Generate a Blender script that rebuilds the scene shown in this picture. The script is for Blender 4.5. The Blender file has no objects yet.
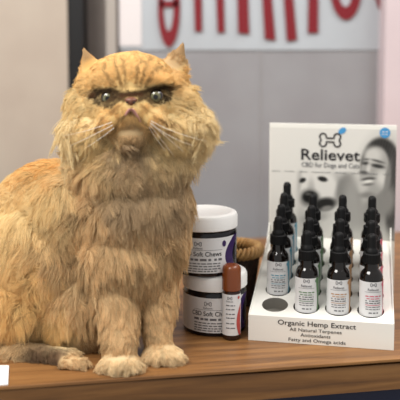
import bpy, bmesh, math, random
import numpy as np
from mathutils import Vector, Matrix, noise
from mathutils.kdtree import KDTree

random.seed(7)
rng = np.random.default_rng(11)
scn = bpy.context.scene
COL = scn.collection
PI = math.pi

# ------------------------------------------------------------------ camera
F = 834.0                 # focal length in pixels of a 400 px frame
PITCH = math.radians(5.0)
PPY = 113.0               # row of the optical axis (the photograph is a crop)
EYE = Vector((0, 0, 1.377))
cam_d = bpy.data.cameras.new('camera')
cam = bpy.data.objects.new('camera', cam_d)
COL.objects.link(cam)
cam.location = EYE
cam.rotation_euler = (PI / 2 - PITCH, 0, 0)
cam_d.sensor_width = 36
cam_d.lens = F / 400 * 36
cam_d.shift_y = -(200 - PPY) / 400
cam_d.clip_start = 0.02
cam_d.dof.use_dof = True
cam_d.dof.focus_distance = 1.03
cam_d.dof.aperture_fstop = 4.2
scn.camera = cam
FWD = Vector((0, math.cos(PITCH), -math.sin(PITCH)))
UP = Vector((0, math.sin(PITCH), math.cos(PITCH)))


def P(px, py, Y=None, z=None):
    d = FWD + Vector(((px - 200) / F, 0, 0)) + UP * ((PPY - py) / F)
    t = Y / d.y if Y is not None else (z - EYE.z) / d.z
    return EYE + d * t


# ------------------------------------------------------------------ helpers
def lin(c):
    return tuple((v / 255 / 12.92) if v / 255 <= 0.04045 else ((v / 255 + 0.055) / 1.055) ** 2.4 for v in c)


def mat(name, rgb, rough=0.5, metal=0.0, spec=0.5, bump=None, noise_var=None, trans=0.0, coat=0.0):
    m = bpy.data.materials.new(name)
    m.use_nodes = True
    nt = m.node_tree
    b = nt.nodes['Principled BSDF']
    c = lin(rgb)
    b.inputs['Base Color'].default_value = (*c, 1)
    b.inputs['Roughness'].default_value = rough
    b.inputs['Metallic'].default_value = metal
    b.inputs['Specular IOR Level'].default_value = spec
    b.inputs['Transmission Weight'].default_value = trans
    b.inputs['Coat Weight'].default_value = coat
    if noise_var or bump:
        tc = nt.nodes.new('ShaderNodeTexCoord')
        nz = nt.nodes.new('ShaderNodeTexNoise')
        sc = (noise_var or bump)[0]
        nz.inputs['Scale'].default_value = sc
        nz.inputs['Detail'].default_value = 5
        nt.links.new(tc.outputs['Object'], nz.inputs['Vector'])
        if noise_var:
            rp = nt.nodes.new('ShaderNodeValToRGB')
            rp.color_ramp.elements[0].position = 0.3
            rp.color_ramp.elements[1].position = 0.7
            rp.color_ramp.elements[0].color = (*lin(noise_var[1]), 1)
            rp.color_ramp.elements[1].color = (*c, 1)
            nt.links.new(nz.outputs['Fac'], rp.inputs['Fac'])
            nt.links.new(rp.outputs['Color'], b.inputs['Base Color'])
        if bump:
            bp = nt.nodes.new('ShaderNodeBump')
            bp.inputs['Strength'].default_value = bump[1]
            bp.inputs['Distance'].default_value = 0.002
            nt.links.new(nz.outputs['Fac'], bp.inputs['Height'])
            nt.links.new(bp.outputs['Normal'], b.inputs['Normal'])
    return m


def attr_mat(name, attr, rough=0.6, spec=0.3):
    m = bpy.data.materials.new(name)
    m.use_nodes = True
    nt = m.node_tree
    b = nt.nodes['Principled BSDF']
    a = nt.nodes.new('ShaderNodeAttribute')
    a.attribute_name = attr
    nt.links.new(a.outputs['Color'], b.inputs['Base Color'])
    b.inputs['Roughness'].default_value = rough
    b.inputs['Specular IOR Level'].default_value = spec
    return m


def wood(name, light, mid, dark, scale=1.0, rough=0.42):
    m = bpy.data.materials.new(name)
    m.use_nodes = True
    nt = m.node_tree
    b = nt.nodes['Principled BSDF']
    tc = nt.nodes.new('ShaderNodeTexCoord')
    mp = nt.nodes.new('ShaderNodeMapping')
    mp.inputs['Scale'].default_value = (2.2 * scale, 38 * scale, 38 * scale)
    n1 = nt.nodes.new('ShaderNodeTexNoise')
    n1.inputs['Scale'].default_value = 1.6
    n1.inputs['Detail'].default_value = 8
    n1.inputs['Roughness'].default_value = 0.62
    n1.inputs['Distortion'].default_value = 0.5
    rp = nt.nodes.new('ShaderNodeValToRGB')
    e = rp.color_ramp.elements
    e[0].position = 0.30
    e[0].color = (*lin(dark), 1)
    e[1].position = 0.70
    e[1].color = (*lin(light), 1)
    k = e.new(0.5)
    k.color = (*lin(mid), 1)
    nt.links.new(tc.outputs['Object'], mp.inputs['Vector'])
    nt.links.new(mp.outputs['Vector'], n1.inputs['Vector'])
    nt.links.new(n1.outputs['Fac'], rp.inputs['Fac'])
    nt.links.new(rp.outputs['Color'], b.inputs['Base Color'])
    bp = nt.nodes.new('ShaderNodeBump')
    bp.inputs['Strength'].default_value = 0.12
    bp.inputs['Distance'].default_value = 0.001
    nt.links.new(n1.outputs['Fac'], bp.inputs['Height'])
    nt.links.new(bp.outputs['Normal'], b.inputs['Normal'])
    b.inputs['Roughness'].default_value = rough
    return m


def link(name, me, m=None, parent=None, smooth=False):
    o = bpy.data.objects.new(name, me)
    COL.objects.link(o)
    if m is not None:
        if isinstance(m, (list, tuple)):
            for q in m:
                me.materials.append(q)
        else:
            me.materials.append(m)
    if smooth:
        me.polygons.foreach_set('use_smooth', [True] * len(me.polygons))
    if parent is not None:
        o.parent = parent
    return o


def obj_bm(name, bm, m, parent=None, smooth=False, sharp=None):
    bmesh.ops.recalc_face_normals(bm, faces=bm.faces)
    me = bpy.data.meshes.new(name)
    bm.to_mesh(me)
    bm.free()
    o = link(name, me, m, parent, smooth)
    if smooth and sharp:
        me.set_sharp_from_angle(angle=math.radians(sharp))
    return o


def obj_vf(name, vs, fs, m, parent=None, smooth=False):
    me = bpy.data.meshes.new(name)
    me.from_pydata([tuple(v) for v in vs], [], fs)
    me.update()
    return link(name, me, m, parent, smooth)


def thing(name, label, cat, loc=(0, 0, 0), rz=0, group=None):
    o = bpy.data.objects.new(name, None)
    COL.objects.link(o)
    o.empty_display_size = 0.02
    o.location = loc
    o.rotation_euler = (0, 0, rz)
    o['label'] = label
    o['category'] = cat
    if group:
        o['group'] = group
    return o


def tag(o, label, cat, group=None):
    o['label'] = label
    o['category'] = cat
    if group:
        o['group'] = group
    return o


def structure(o):
    o['kind'] = 'structure'
    return o


def box_bm(bm, x0, x1, y0, y1, z0, z1, bevel=0.0, seg=2):
    r = bmesh.ops.create_cube(bm, size=1)
    vs = r['verts']
    for v in vs:
        v.co = Vector(((x0 + x1) / 2 + v.co.x * (x1 - x0), (y0 + y1) / 2 + v.co.y * (y1 - y0), (z0 + z1) / 2 + v.co.z * (z1 - z0)))
    if bevel > 0:
        es = list({e for v in vs for e in v.link_edges})
        bmesh.ops.bevel(bm, geom=es, offset=bevel, segments=seg, affect='EDGES', profile=0.5)


def box(name, x0, x1, y0, y1, z0, z1, m, parent=None, bevel=0.0):
    bm = bmesh.new()
    box_bm(bm, x0, x1, y0, y1, z0, z1, bevel)
    return obj_bm(name, bm, m, parent)


def lathe(name, prof, m, parent=None, seg=40, cap0=True, cap1=True, sharp=35, a0=0, a1=2 * PI):
    vs, fs = [], []
    n = len(prof)
    for k in range(seg):
        a = 2 * PI * k / seg
        for r, z in prof:
            vs.append((r * math.cos(a), r * math.sin(a), z))
    for k in range(seg):
        k2 = (k + 1) % seg
        for i in range(n - 1):
            fs.append((k * n + i, k2 * n + i, k2 * n + i + 1, k * n + i + 1))
    if cap0:
        fs.append([k * n for k in range(seg)][::-1])
    if cap1:
        fs.append([k * n + n - 1 for k in range(seg)])
    o = obj_vf(name, vs, fs, m, parent, True)
    o.data.set_sharp_from_angle(angle=math.radians(sharp))
    return o


def cyl_patch(name, r, a_lo, a_hi, z_lo, z_hi, m, parent, na=24, nz=8):
    """curved label; a_lo / a_hi are functions of v in 0..1 (angle 0 faces -y, positive to +x)"""
    vs, fs = [], []
    for j in range(nz + 1):
        v = j / nz
        lo = a_lo(v) if callable(a_lo) else a_lo
        hi = a_hi(v) if callable(a_hi) else a_hi
        for i in range(na + 1):
            a = lo + (hi - lo) * i / na
            vs.append((r * math.sin(a), -r * math.cos(a), z_lo + (z_hi - z_lo) * v))
    for j in range(nz):
        for i in range(na):
            q = j * (na + 1) + i
            fs.append((q, q + 1, q + na + 2, q + na + 1))
    return obj_vf(name, vs, fs, m, parent, True)


_txt = {}


def text_geo(s, bold=0.0, spacing=1.0):
    key = (s, bold, spacing)
    if key not in _txt:
        cu = bpy.data.curves.new('lettering', 'FONT')
        cu.body = s
        cu.size = 1.0
        cu.offset = bold
        cu.space_character = spacing
        cu.resolution_u = 3
        o = bpy.data.objects.new('lettering', cu)
        COL.objects.link(o)
        dg = bpy.context.evaluated_depsgraph_get()
        e = o.evaluated_get(dg)
        me = e.to_mesh()
        vs = np.array([v.co[:2] for v in me.vertices]) if len(me.vertices) else np.zeros((0, 2))
        fs = [tuple(p.vertices) for p in me.polygons]
        e.to_mesh_clear()
        bpy.data.objects.remove(o)
        bpy.data.curves.remove(cu)
        _txt[key] = (vs, fs)
    return _txt[key]


class Glyphs:
    """collects lettering laid out in flat (u, v) coordinates"""

    def __init__(self):
        self.v, self.f = [], []

    def text(self, s, u0, u1, v, h=None, bold=0.0, slant=0.0):
        vs, fs = text_geo(s, bold)
        lo, hi = vs.min(0), vs.max(0)
        su = (u1 - u0) / (hi[0] - lo[0])
        sv = su if h is None else h / 0.70
        b = len(self.v)
        for x, y in vs:
            self.v.append((u0 + (x - lo[0]) * su + slant * y * sv, v + y * sv))
        self.f += [tuple(b + i for i in f) for f in fs]

    def rect(self, u0, u1, v0, v1, n=1):
        for k in range(n):
            b = len(self.v)
            a, c = u0 + (u1 - u0) * k / n, u0 + (u1 - u0) * (k + 1) / n
            self.v += [(a, v0), (c, v0), (c, v1), (a, v1)]
            self.f.append((b, b + 1, b + 2, b + 3))

    def words(self, u0, u1, v, h, seed):
        """a line of print too small to read: runs of short marks"""
        r = random.Random(seed)
        u = u0
        while u < u1:
            w = min(r.uniform(1.2, 4.0) * h, u1 - u)
            self.rect(u, u + w, v, v + h * 0.75)
            u += w + h * 0.6

    def ring(self, u, v, ru, rv, w, n=20, a0=0.0, a1=2 * PI):
        b = len(self.v)
        for k in range(n + 1):
            a = a0 + (a1 - a0) * k / n
            c, s = math.cos(a), math.sin(a)
            self.v += [(u + ru * c, v + rv * s), (u + (ru - w) * c, v + (rv - w) * s)]
        for k in range(n):
            q = b + 2 * k
            self.f.append((q, q + 2, q + 3, q + 1))

    def disc(self, u, v, ru, rv, n=20, rot=0.0):
        b = len(self.v)
        for k in range(n):
            a = 2 * PI * k / n
            x, y = ru * math.cos(a), rv * math.sin(a)
            self.v.append((u + x * math.cos(rot) - y * math.sin(rot), v + x * math.sin(rot) + y * math.cos(rot)))
        self.f.append(tuple(range(b, b + n)))

    def bone(self, u, v, w, h, t):
        """outline of a dog bone: a closed band of width t"""
        pts = []
        r = h * 0.25
        cx, cy = w / 2 - r, h / 2 - r
        def arc(x, y, d0, d1):
            for k in range(9):
                a = math.radians(d0 + (d1 - d0) * k / 8)
                pts.append((x + r * math.cos(a), y + r * math.sin(a)))
        arc(cx, cy, 205, -50)
        arc(cx, -cy, 50, -205)
        arc(-cx, -cy, 25, -230)
        arc(-cx, cy, 230, -25)
        n = len(pts)
        b = len(self.v)
        for i, (x, y) in enumerate(pts):
            x0, y0 = pts[i - 1]
            x1, y1 = pts[(i + 1) % n]
            dx, dy = x1 - x0, y1 - y0
            l = math.hypot(dx, dy) or 1
            nx, ny = -dy / l, dx / l
            self.v += [(u + x + nx * t / 2, v + y + ny * t / 2), (u + x - nx * t / 2, v + y - ny * t / 2)]
        for i in range(n):
            j = (i + 1) % n
            self.f.append((b + 2 * i, b + 2 * j, b + 2 * j + 1, b + 2 * i + 1))

    def build(self, name, fn, m, parent):
        return obj_vf(name, [fn(u, v) for u, v in self.v], self.f, m, parent)


def on_cyl(r):
    return lambda u, v: (r * math.sin(u / r), -r * math.cos(u / r), v)


# ------------------------------------------------------------------ materials
M = {}
M['white'] = mat('white_plastic', (246, 245, 242), 0.4)
M['card'] = mat('white_card', (238, 236, 228), 0.55)
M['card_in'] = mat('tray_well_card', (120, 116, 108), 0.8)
M['label'] = mat('label_paper', (222, 222, 222), 0.5)
M['jar'] = mat('dark_jar_plastic', (16, 13, 20), 0.22)
M['purple'] = mat('purple_print', (52, 28, 86), 0.4)
M['ink'] = mat('dark_ink', (38, 36, 38), 0.7)
M['grey_ink'] = mat('grey_ink', (105, 105, 108), 0.7)
M['blue'] = mat('blue_print', (70, 150, 205), 0.5)
M['glass'] = mat('dark_amber_glass', (14, 9, 7), 0.08, coat=0.3)
M['rubber'] = mat('black_rubber', (9, 9, 10), 0.55, spec=0.25)
M['amber'] = mat('amber_cap', (124, 64, 30), 0.25)
M['amber_dark'] = mat('amber_glass', (46, 26, 18), 0.12)
M['red_print'] = mat('coral_print', (190, 78, 72), 0.5)
M['red_vinyl'] = mat('red_vinyl', (124, 13, 28), 0.5)

# ------------------------------------------------------------------ the setting
WY = 1.76                                   # the partition behind the counter
lo_z, hi_z = 0.0, 2.6


def X(px, Y):
    return P(px, 40, Y).x


m_floor = mat('floor_vinyl', (120, 112, 104), 0.5, noise_var=(3, (100, 94, 88)))
structure(box('floor', -2.4, 2.4, -1.2, 2.6, -0.02, 0.0, m_floor))
m_left = mat('greige_wall', (190, 178, 163), 0.75, noise_var=(9, (180, 166, 152)))
structure(box('wall_left', -2.4, X(67.5, 1.70), 1.70, 1.84, lo_z, hi_z, m_left))
m_dark = mat('black_door_frame', (16, 16, 18), 0.45)
structure(box('trim_1', X(67.5, 1.72), X(84, 1.72), 1.705, 1.84, lo_z, hi_z, m_dark))
m_mid = mat('painted_reflection', (150, 141, 134), 0.6, noise_var=(11, (132, 124, 120)))  # mottled grey-brown stands in for a blurred reflection in the glass
structure(box('reflection_panel', X(84, 1.78), X(113, 1.78), 1.78, 1.84, lo_z, hi_z, m_mid))
m_mull = mat('grey_mullion', (172, 164, 156), 0.5)
structure(box('trim_2', X(107, WY), X(117, WY), WY - 0.015, 1.84, lo_z, hi_z, m_mull))
m_gap = mat('painted_shadow_gap', (84, 78, 76), 0.6)  # dark strip standing in for the shade in the gap beside the mullion
structure(box('shadow_gap_strip', X(117, WY), X(120, WY), WY - 0.004, 1.84, lo_z, hi_z, m_gap))
# frosted partition: a grey pane, a paler film band above it
m_pane = mat('grey_frosted_glass', (156, 156, 159), 0.45, noise_var=(7, (145, 143, 146)))
zb = P(250, 50, WY).z
win = structure(box('window_1', X(120, WY), X(387, WY), WY, 1.84, lo_z, hi_z, m_pane))
m_film = mat('pale_film', (186, 193, 199), 0.45, noise_var=(6, (176, 181, 186)))
structure(box('window_film', X(120, WY), X(387, WY), WY - 0.003, WY, zb, hi_z, m_film, win))
m_line = mat('film_edge', (158, 156, 157), 0.5)
structure(box('pane_joint', X(260.5, WY), X(262, WY), WY - 0.0015, WY, lo_z, zb, m_line, win))
structure(box('pane_joint', X(371, WY), X(373, WY), WY - 0.0015, WY, lo_z, zb, m_line, win))
m_right = mat('pale_pink_wall', (216, 200, 203), 0.7, noise_var=(8, (210, 194, 197)))
structure(box('wall_right', X(385, 1.70), 2.4, 1.70, 1.84, lo_z, hi_z, m_right))

# white sheet taped to the partition
pc0, pc1 = P(119, 46, WY - 0.01), P(141, -40, WY - 0.01)
sh = box('paper_notice', pc0.x, pc1.x, WY - 0.0055, WY - 0.003, pc0.z, pc1.z, mat('notice_paper', (226, 220, 220), 0.6))
tag(sh, 'blank white sheet taped to the glass partition above the cat', 'paper')

# red lettering on the film
LT = thing('window_lettering', 'large red lettering across the pale film at the top of the glass partition', 'lettering',
           (X(270, WY), WY - 0.004, P(270, 20, WY).z))


def letter(polys):
    """polys: list of pixel outlines (each convex-ish quad strip as two rails)"""
    bm = bmesh.new()
    for rail_a, rail_b in polys:
        front, back = [], []
        for yy, lst in ((WY - 0.008, front), (WY - 0.0035, back)):
            for pts in (rail_a, rail_b):
                row = []
                for px, py in pts:
                    q = P(px, py, WY) - LT.location
                    row.append(bm.verts.new((q.x, yy - LT.location.y, q.z)))
                lst.append(row)
        n = len(rail_a)
        for i in range(n - 1):
            for a, b in ((front[0], front[1]), (back[0], back[1]), (front[0], back[0]), (front[1], back[1])):
                bm.faces.new((a[i], a[i + 1], b[i + 1], b[i]))
        for i in (0, n - 1):
            bm.faces.new((front[0][i], front[1][i], back[1][i], back[0][i]))
    obj_bm('letter', bm, M['red_vinyl'], LT)


def arc(cx, cy, rx, ry, d0, d1, n=20):
    return [(cx + rx * math.cos(math.radians(d0 + (d1 - d0) * k / n)), cy - ry * math.sin(math.radians(d0 + (d1 - d0) * k / n))) for k in range(n + 1)]


letter([(arc(169, 8, 11, 39, 0, -180), arc(168.5, 8, 5, 23, 0, -180)),
        (arc(169, 8, 11, 44, 180, 0), arc(168.5, 8, 5, 30, 180, 0)),
        ([(160, 1), (178, 1)], [(160, 7), (178, 7)])])
letter([([(192.5, -50), (195, 31.5)], [(201, -50), (202, 31.5)]), ([(214.5, -40), (217.5, 32.5)], [(222.5, -40), (224.5, 32.5)]),
        ([(236.5, -40), (238, 33)], [(246.5, -40), (249, 34)]), (arc(205, -40, 13, 22, 180, 0), arc(205, -40, 6, 10, 180, 0)),
        (arc(230, -40, 16, 22, 180, 0), arc(230, -40, 8, 10, 180, 0))])
letter([([(259.5, -50), (264.5, 39)], [(267.5, -50), (275, 40.5)]), ([(281, -40), (286.5, 41)], [(289.5, -40), (296.5, 40)]),
        (arc(274, -40, 14, 22, 180, 0), arc(274, -40, 7, 10, 180, 0))])
letter([([(309, -50), (307.5, 33)], [(318, -50), (317.5, 33)])])
letter([(arc(345.5, -12, 15.5, 32, 0, -180), arc(345, -12, 7.5, 19, 0, -180)), (arc(345.5, -12, 15.5, 40, 180, 0), arc(345, -12, 7.5, 25, 180, 0))])
letter([(arc(392, -12, 18, 32, -90, -180, 12), arc(392, -12, 9, 21, -90, -180, 12)), (arc(392, -12, 18, 40, 180, 90, 12), arc(392, -12, 9, 26, 180, 90, 12))])

# ------------------------------------------------------------------ counter
e0, e1 = P(0, 387, z=1.0), P(400, 358.5, z=1.0)
yaw = math.atan2(e1.y - e0.y, e1.x - e0.x)
ct = thing('wooden_counter', 'wooden counter with a split edge strip and dark blue front, under the cat and products', 'counter',
           (e0.x, e0.y, 1.0), yaw)
m_top = wood('oak_top', (168, 122, 72), (136, 94, 53), (90, 60, 34))
m_edge = wood('oak_edge', (148, 106, 60), (120, 82, 44), (84, 56, 31))
W_, D_ = 0.95, 0.62
bm = bmesh.new()
box_bm(bm, -0.45, W_, 0.0, D_, -0.0042, 0.0, 0.0010)
obj_bm('counter_top', bm, m_top, ct)
bm = bmesh.new()                                      # edge strip, its top lip opening to the right
n = 24
rows = []
for k in range(n + 1):
    x = -0.45 + (W_ + 0.45) * k / n
    g = max(0.0, min(1.0, (x - 0.14) / 0.16)) * 0.0030
    rows.append([bm.verts.new((x, y, z)) for y, z in ((0.002 + g * .5, -0.0044 - g), (0.0012 + g * .5, -0.0056 - g), (0.0012, -0.038), (0.022, -0.038), (0.022, -0.0044 - g))])
for a, b in zip(rows, rows[1:]):
    for i in range(5):
        bm.faces.new((a[i], a[(i + 1) % 5], b[(i + 1) % 5], b[i]))
bm.faces.new(rows[0]); bm.faces.new(rows[-1])
obj_bm('edge_strip', bm, m_edge, ct)
box('core_board', -0.45, W_, 0.024, D_, -0.036, -0.0043, m_edge, ct)
box('front_panel', -0.45, W_, 0.012, 0.03, -1.0, -0.0385, mat('navy_panel', (34, 40, 66), 0.5), ct)

# white card lying on the counter at the left edge
vs = []
for z in (1.0002, 1.0016):
    for px, py in ((9, 366.5), (8, 385.5), (-40, 388.5), (-40, 366.5)):
        c = P(px, py, z=1.0)
        vs.append((c.x, c.y, z))
cd = obj_vf('price_card', vs, [(3, 2, 1, 0), (4, 5, 6, 7)] + [(i, (i + 1) % 4, 4 + (i + 1) % 4, 4 + i) for i in range(4)], mat('price_card_stock', (240, 240, 240), 0.5))
tag(cd, 'white card lying on the counter edge beside the hind paw of the cat', 'card')


# ------------------------------------------------------------------ jars
JR, JB, JL = 0.0415, 0.0580, 0.0200


def make_jar(label):
    t = thing('supplement_jar', label, 'jar', group='white lidded dark jars')
    r = JR
    lathe('jar_body', [(r - 0.004, 0), (r - 0.001, 0.001), (r, 0.004), (r, JB - 0.006), (r - 0.002, JB - 0.002), (r - 0.004, JB)], M['jar'], t, 56)
    L = JR + 0.001
    lathe('lid', [(L - 0.001, JB), (L, JB + 0.001), (L, JB + JL - 0.005), (L - 0.0015, JB + JL - 0.0018), (L - 0.005, JB + JL), (L - 0.008, JB + JL), (L - 0.010, JB + JL - 0.001), (0.001, JB + JL - 0.001)], M['white'], t, 56)
    rl = r + 0.0004
    sw = lambda v: 0.62 + 0.34 * (2 * v - 0.9) ** 2
    lb = cyl_patch('label', rl, -1.9, sw, 0.0055, JB - 0.0075, M['label'], t, 40, 14)
    cyl_patch('purple_band', rl, sw, lambda v: sw(v) + 0.34, 0.0055, JB - 0.0075, M['purple'], lb, 10, 14)
    f = on_cyl(rl + 0.0003)
    g = Glyphs()
    g.text('Soft Chews', -0.0165, 0.0205, 0.0275, 0.0058, 0.012)
    g.text('CBD', -0.0330, -0.0190, 0.0275, 0.0058, 0.012)
    g.build('lettering', f, M['ink'], lb)
    g = Glyphs()
    g.text('Relievet', -0.0165, -0.0045, 0.0365, 0.0026, 0.01)
    g.bone(-0.0105, 0.0432, 0.009, 0.005, 0.0008)
    g.rect(-0.030, 0.0215, 0.0350, 0.0354, 10)
    g.words(-0.030, 0.021, 0.0215, 0.0038, 3)
    for k, v in enumerate((0.0172, 0.0138, 0.0105, 0.0075)):
        g.words(-0.030, 0.019 - 0.004 * (k == 3), v, 0.0019, 10 + k)
    g.build('small_print', f, M['grey_ink'], lb)
    g = Glyphs()
    g.disc(0.0245, 0.0425, 0.0030, 0.0040)
    g.build('round_seal', f, M['purple'], lb)
    return t


def copy_tree(o):
    c = o.copy()
    COL.objects.link(c)
    for ch in o.children:
        d = copy_tree(ch)
        d.parent = c
    return c


JY = 1.074
jar = make_jar('white lidded dark jar of soft chews standing on the counter, under another jar')
jar.location = (P(215, 200, JY).x, JY, 1.0)
jar.rotation_euler = (0, 0, 0.02)
jar2 = copy_tree(jar)
jar2['label'] = 'white lidded dark jar of soft chews stacked on top of another jar'
jar2.location = (P(205, 200, JY).x, JY - 0.002, 1.0 + JB + JL)
jar2.rotation_euler = (0, 0, 0.03)

# ------------------------------------------------------------------ roll-on vial
RY = 1.0305
t = thing('roll_on_vial', 'slim amber roll-on bottle with brown cap in front of the jars', 'bottle', (P(231.5, 300, RY).x, RY, 1.0), 0.1)
r = 0.0116
lathe('vial_body', [(r - 0.002, 0), (r, 0.002), (r, 0.060), (r - 0.002, 0.063)], M['amber_dark'], t, 32)
lathe('cap', [(r - 0.0005, 0.063), (r + 0.0004, 0.064), (r + 0.0002, 0.090), (r - 0.001, 0.0935), (r - 0.003, 0.095), (0.0005, 0.0952)], M['amber'], t, 32)
vl = cyl_patch('label', r + 0.0003, -1.7, 1.25, 0.007, 0.0595, M['label'], t, 28, 12)
cyl_patch('coral_swoosh', r + 0.0006, lambda v: 0.42 + 0.45 * (2 * v - 0.85) ** 2, lambda v: 0.98 + 0.1 * (2 * v - 1) ** 2, 0.007, 0.047, M['red_print'], vl, 8, 14)
g = Glyphs()
g.bone(-0.004, 0.055, 0.006, 0.0034, 0.0006)
g.text('Relievet', -0.0085, 0.0005, 0.0500, 0.0020, 0.01)
for k, v in enumerate((0.045, 0.040, 0.034, 0.029, 0.022, 0.016)):
    g.words(-0.009, 0.003, v, 0.0018, 30 + k)
g.build('small_print', on_cyl(r + 0.0007), M['grey_ink'], vl)
g = Glyphs()
g.disc(0.0085, 0.0555, 0.0018, 0.0020)
g.build('round_seal', on_cyl(r + 0.0007), M['red_print'], vl)

# ------------------------------------------------------------------ little basket
BX, BY = 0.050, 1.175
bk = thing('wicker_basket', 'small round dark wicker basket with a braided tan rim behind the jars', 'basket', (BX, BY, 1.0))
m_wick = mat('dark_wicker', (70, 46, 34), 0.65, noise_var=(160, (38, 26, 22)))
m_rim = mat('tan_wicker', (190, 150, 92), 0.65, noise_var=(120, (150, 108, 60)))
vs, fs = [], []
na, nz = 96, 26
for j in range(nz + 1):
    v = j / nz
    for i in range(na):
        a = 2 * PI * i / na
        rr = 0.026 + 0.010 * v + 0.0013 * math.sin(a * 24 + PI * (int(v * 9) % 2)) * math.sin(v * 9 * PI) ** 2 + 0.0006 * math.cos(v * 18 * PI)
        vs.append((rr * math.cos(a), rr * math.sin(a), 0.0005 + 0.072 * v))
for j in range(nz):
    for i in range(na):
        fs.append((j * na + i, j * na + (i + 1) % na, (j + 1) * na + (i + 1) % na, (j + 1) * na + i))
fs.append(list(range(na))[::-1])
obj_vf('basket_body', vs, fs, m_wick, bk, True)
bm = bmesh.new()
for s in range(3):
    ring = []
    N = 150
    for k in range(N):
        a = 2 * PI * k / N
        ph = a * 11 + s * 2 * PI / 3
        rc, zc = 0.0345 + 0.0042 * math.cos(ph), 0.0785 + 0.0052 * math.sin(ph)
        c = Vector((rc * math.cos(a), rc * math.sin(a), zc))
        e_r = Vector((math.cos(a), math.sin(a), 0))
        ring.append([bm.verts.new(c + e_r * 0.0042 * math.cos(w) + Vector((0, 0, 0.0042 * math.sin(w)))) for w in [2 * PI * q / 8 for q in range(8)]])
    for k in range(N):
        A, B = ring[k], ring[(k + 1) % N]
        for q in range(8):
            bm.faces.new((A[q], A[(q + 1) % 8], B[(q + 1) % 8], B[q]))
obj_bm('braided_rim', bm, m_rim, bk, True)

# ------------------------------------------------------------------ product display
DY = math.radians(-11.5)
d0 = P(249.5, 340, z=1.0)
disp = thing('counter_display', 'white cardboard counter display with printed header, holding rows of dropper bottles', 'display', (d0.x, d0.y, 1.0), DY)
TW, TD, FH, SL = 0.176, 0.213, 0.033, math.tan(math.radians(13.6))
COLX = [0.0290, 0.0690, 0.1090, 0.1490]
ROWP = 0.037
ROWY = [0.026 + ROWP * k for k in range(5)]
HR = 0.0166
WELL = 0.010
plate = lambda y: FH + SL * y
# tray top with twenty round wells
vs, fs = [], []
xb = [0.0] + [(a + b) / 2 for a, b in zip(COLX, COLX[1:])] + [TW]
yb = [0.0] + [(a + b) / 2 for a, b in zip(ROWY, ROWY[1:])] + [TD]
wv, wf = [], []
NS = 40
for ci, cx in enumerate(COLX):
    for ri, cy in enumerate(ROWY):
        x0, x1, y0, y1 = xb[ci], xb[ci + 1], yb[ri], yb[ri + 1]
        angs = sorted(set([2 * PI * k / NS for k in range(NS)] + [math.atan2(yy - cy, xx - cx) % (2 * PI) for xx in (x0, x1) for yy in (y0, y1)]))
        b = len(vs)
        for a in angs:
            c, s = math.cos(a), math.sin(a)
            k = min([(x1 - cx) / c if c > 1e-9 else 9, (x0 - cx) / c if c < -1e-9 else 9, (y1 - cy) / s if s > 1e-9 else 9, (y0 - cy) / s if s < -1e-9 else 9])
            for rr in (HR, k):
                vs.append((cx + rr * c, cy + rr * s, plate(cy + rr * s)))
        n = len(angs)
        for i in range(n):
            j = (i + 1) % n
            fs.append((b + 2 * i, b + 2 * i + 1, b + 2 * j + 1, b + 2 * j))
        zb_ = plate(cy) - WELL - 0.0006
        b = len(wv)
        for a in [2 * PI * k / NS for k in range(NS)]:
            c, s = math.cos(a) * HR, math.sin(a) * HR
            wv += [(cx + c, cy + s, plate(cy + s)), (cx + c, cy + s, zb_)]
        for i in range(NS):
            j = (i + 1) % NS
            wf.append((b + 2 * i, b + 2 * j, b + 2 * j + 1, b + 2 * i + 1))
        wf.append([b + 2 * i + 1 for i in range(NS)])
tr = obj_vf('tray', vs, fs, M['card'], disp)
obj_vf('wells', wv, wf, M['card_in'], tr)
# front lip, sides, header
fp = box('front_lip', 0, TW, -0.0012, 0.0, 0.0003, FH, M['card'], disp)


def side(x0, x1):
    b_ = bmesh.new()
    pr = [(-0.0012, 0.0003), (TD, 0.0003), (TD, plate(TD) + 0.02), (TD - 0.03, plate(TD - 0.03) + 0.004), (0.004, FH + 0.0025), (-0.0012, FH + 0.0005)]
    A = [b_.verts.new((x0, y, z)) for y, z in pr]
    B = [b_.verts.new((x1, y, z)) for y, z in pr]
    n_ = len(pr)
    for i in range(n_):
        b_.faces.new((A[i], A[(i + 1) % n_], B[(i + 1) % n_], B[i]))
    b_.faces.new(A); b_.faces.new(B[::-1])
    obj_bm('side_panel', b_, M['card'], disp)


side(-0.0014, 0.0)
side(TW, TW + 0.0014)
HT = 0.2545
hd = box('header_panel', -0.0015, TW + 0.0065, TD, TD + 0.002, 0.0003, HT, M['card'], disp, 0.0006)
HX0, HX1, HZ1 = -0.0015, TW + 0.0065, HT
# pixel frame of the header in the photograph -> panel coordinates
def hu(px): return HX0 + (px - 270.0) / (397.5 - 270.5) * (HX1 - HX0)
def hv(py): return HZ1 - (py - 122.5) * 0.001445
hf = lambda off: (lambda u, v: (u, TD - off, v))


def sm(a, b, x):
    t_ = np.clip((x - a) / (b - a), 0, 1)
    return t_ * t_ * (3 - 2 * t_)


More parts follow.
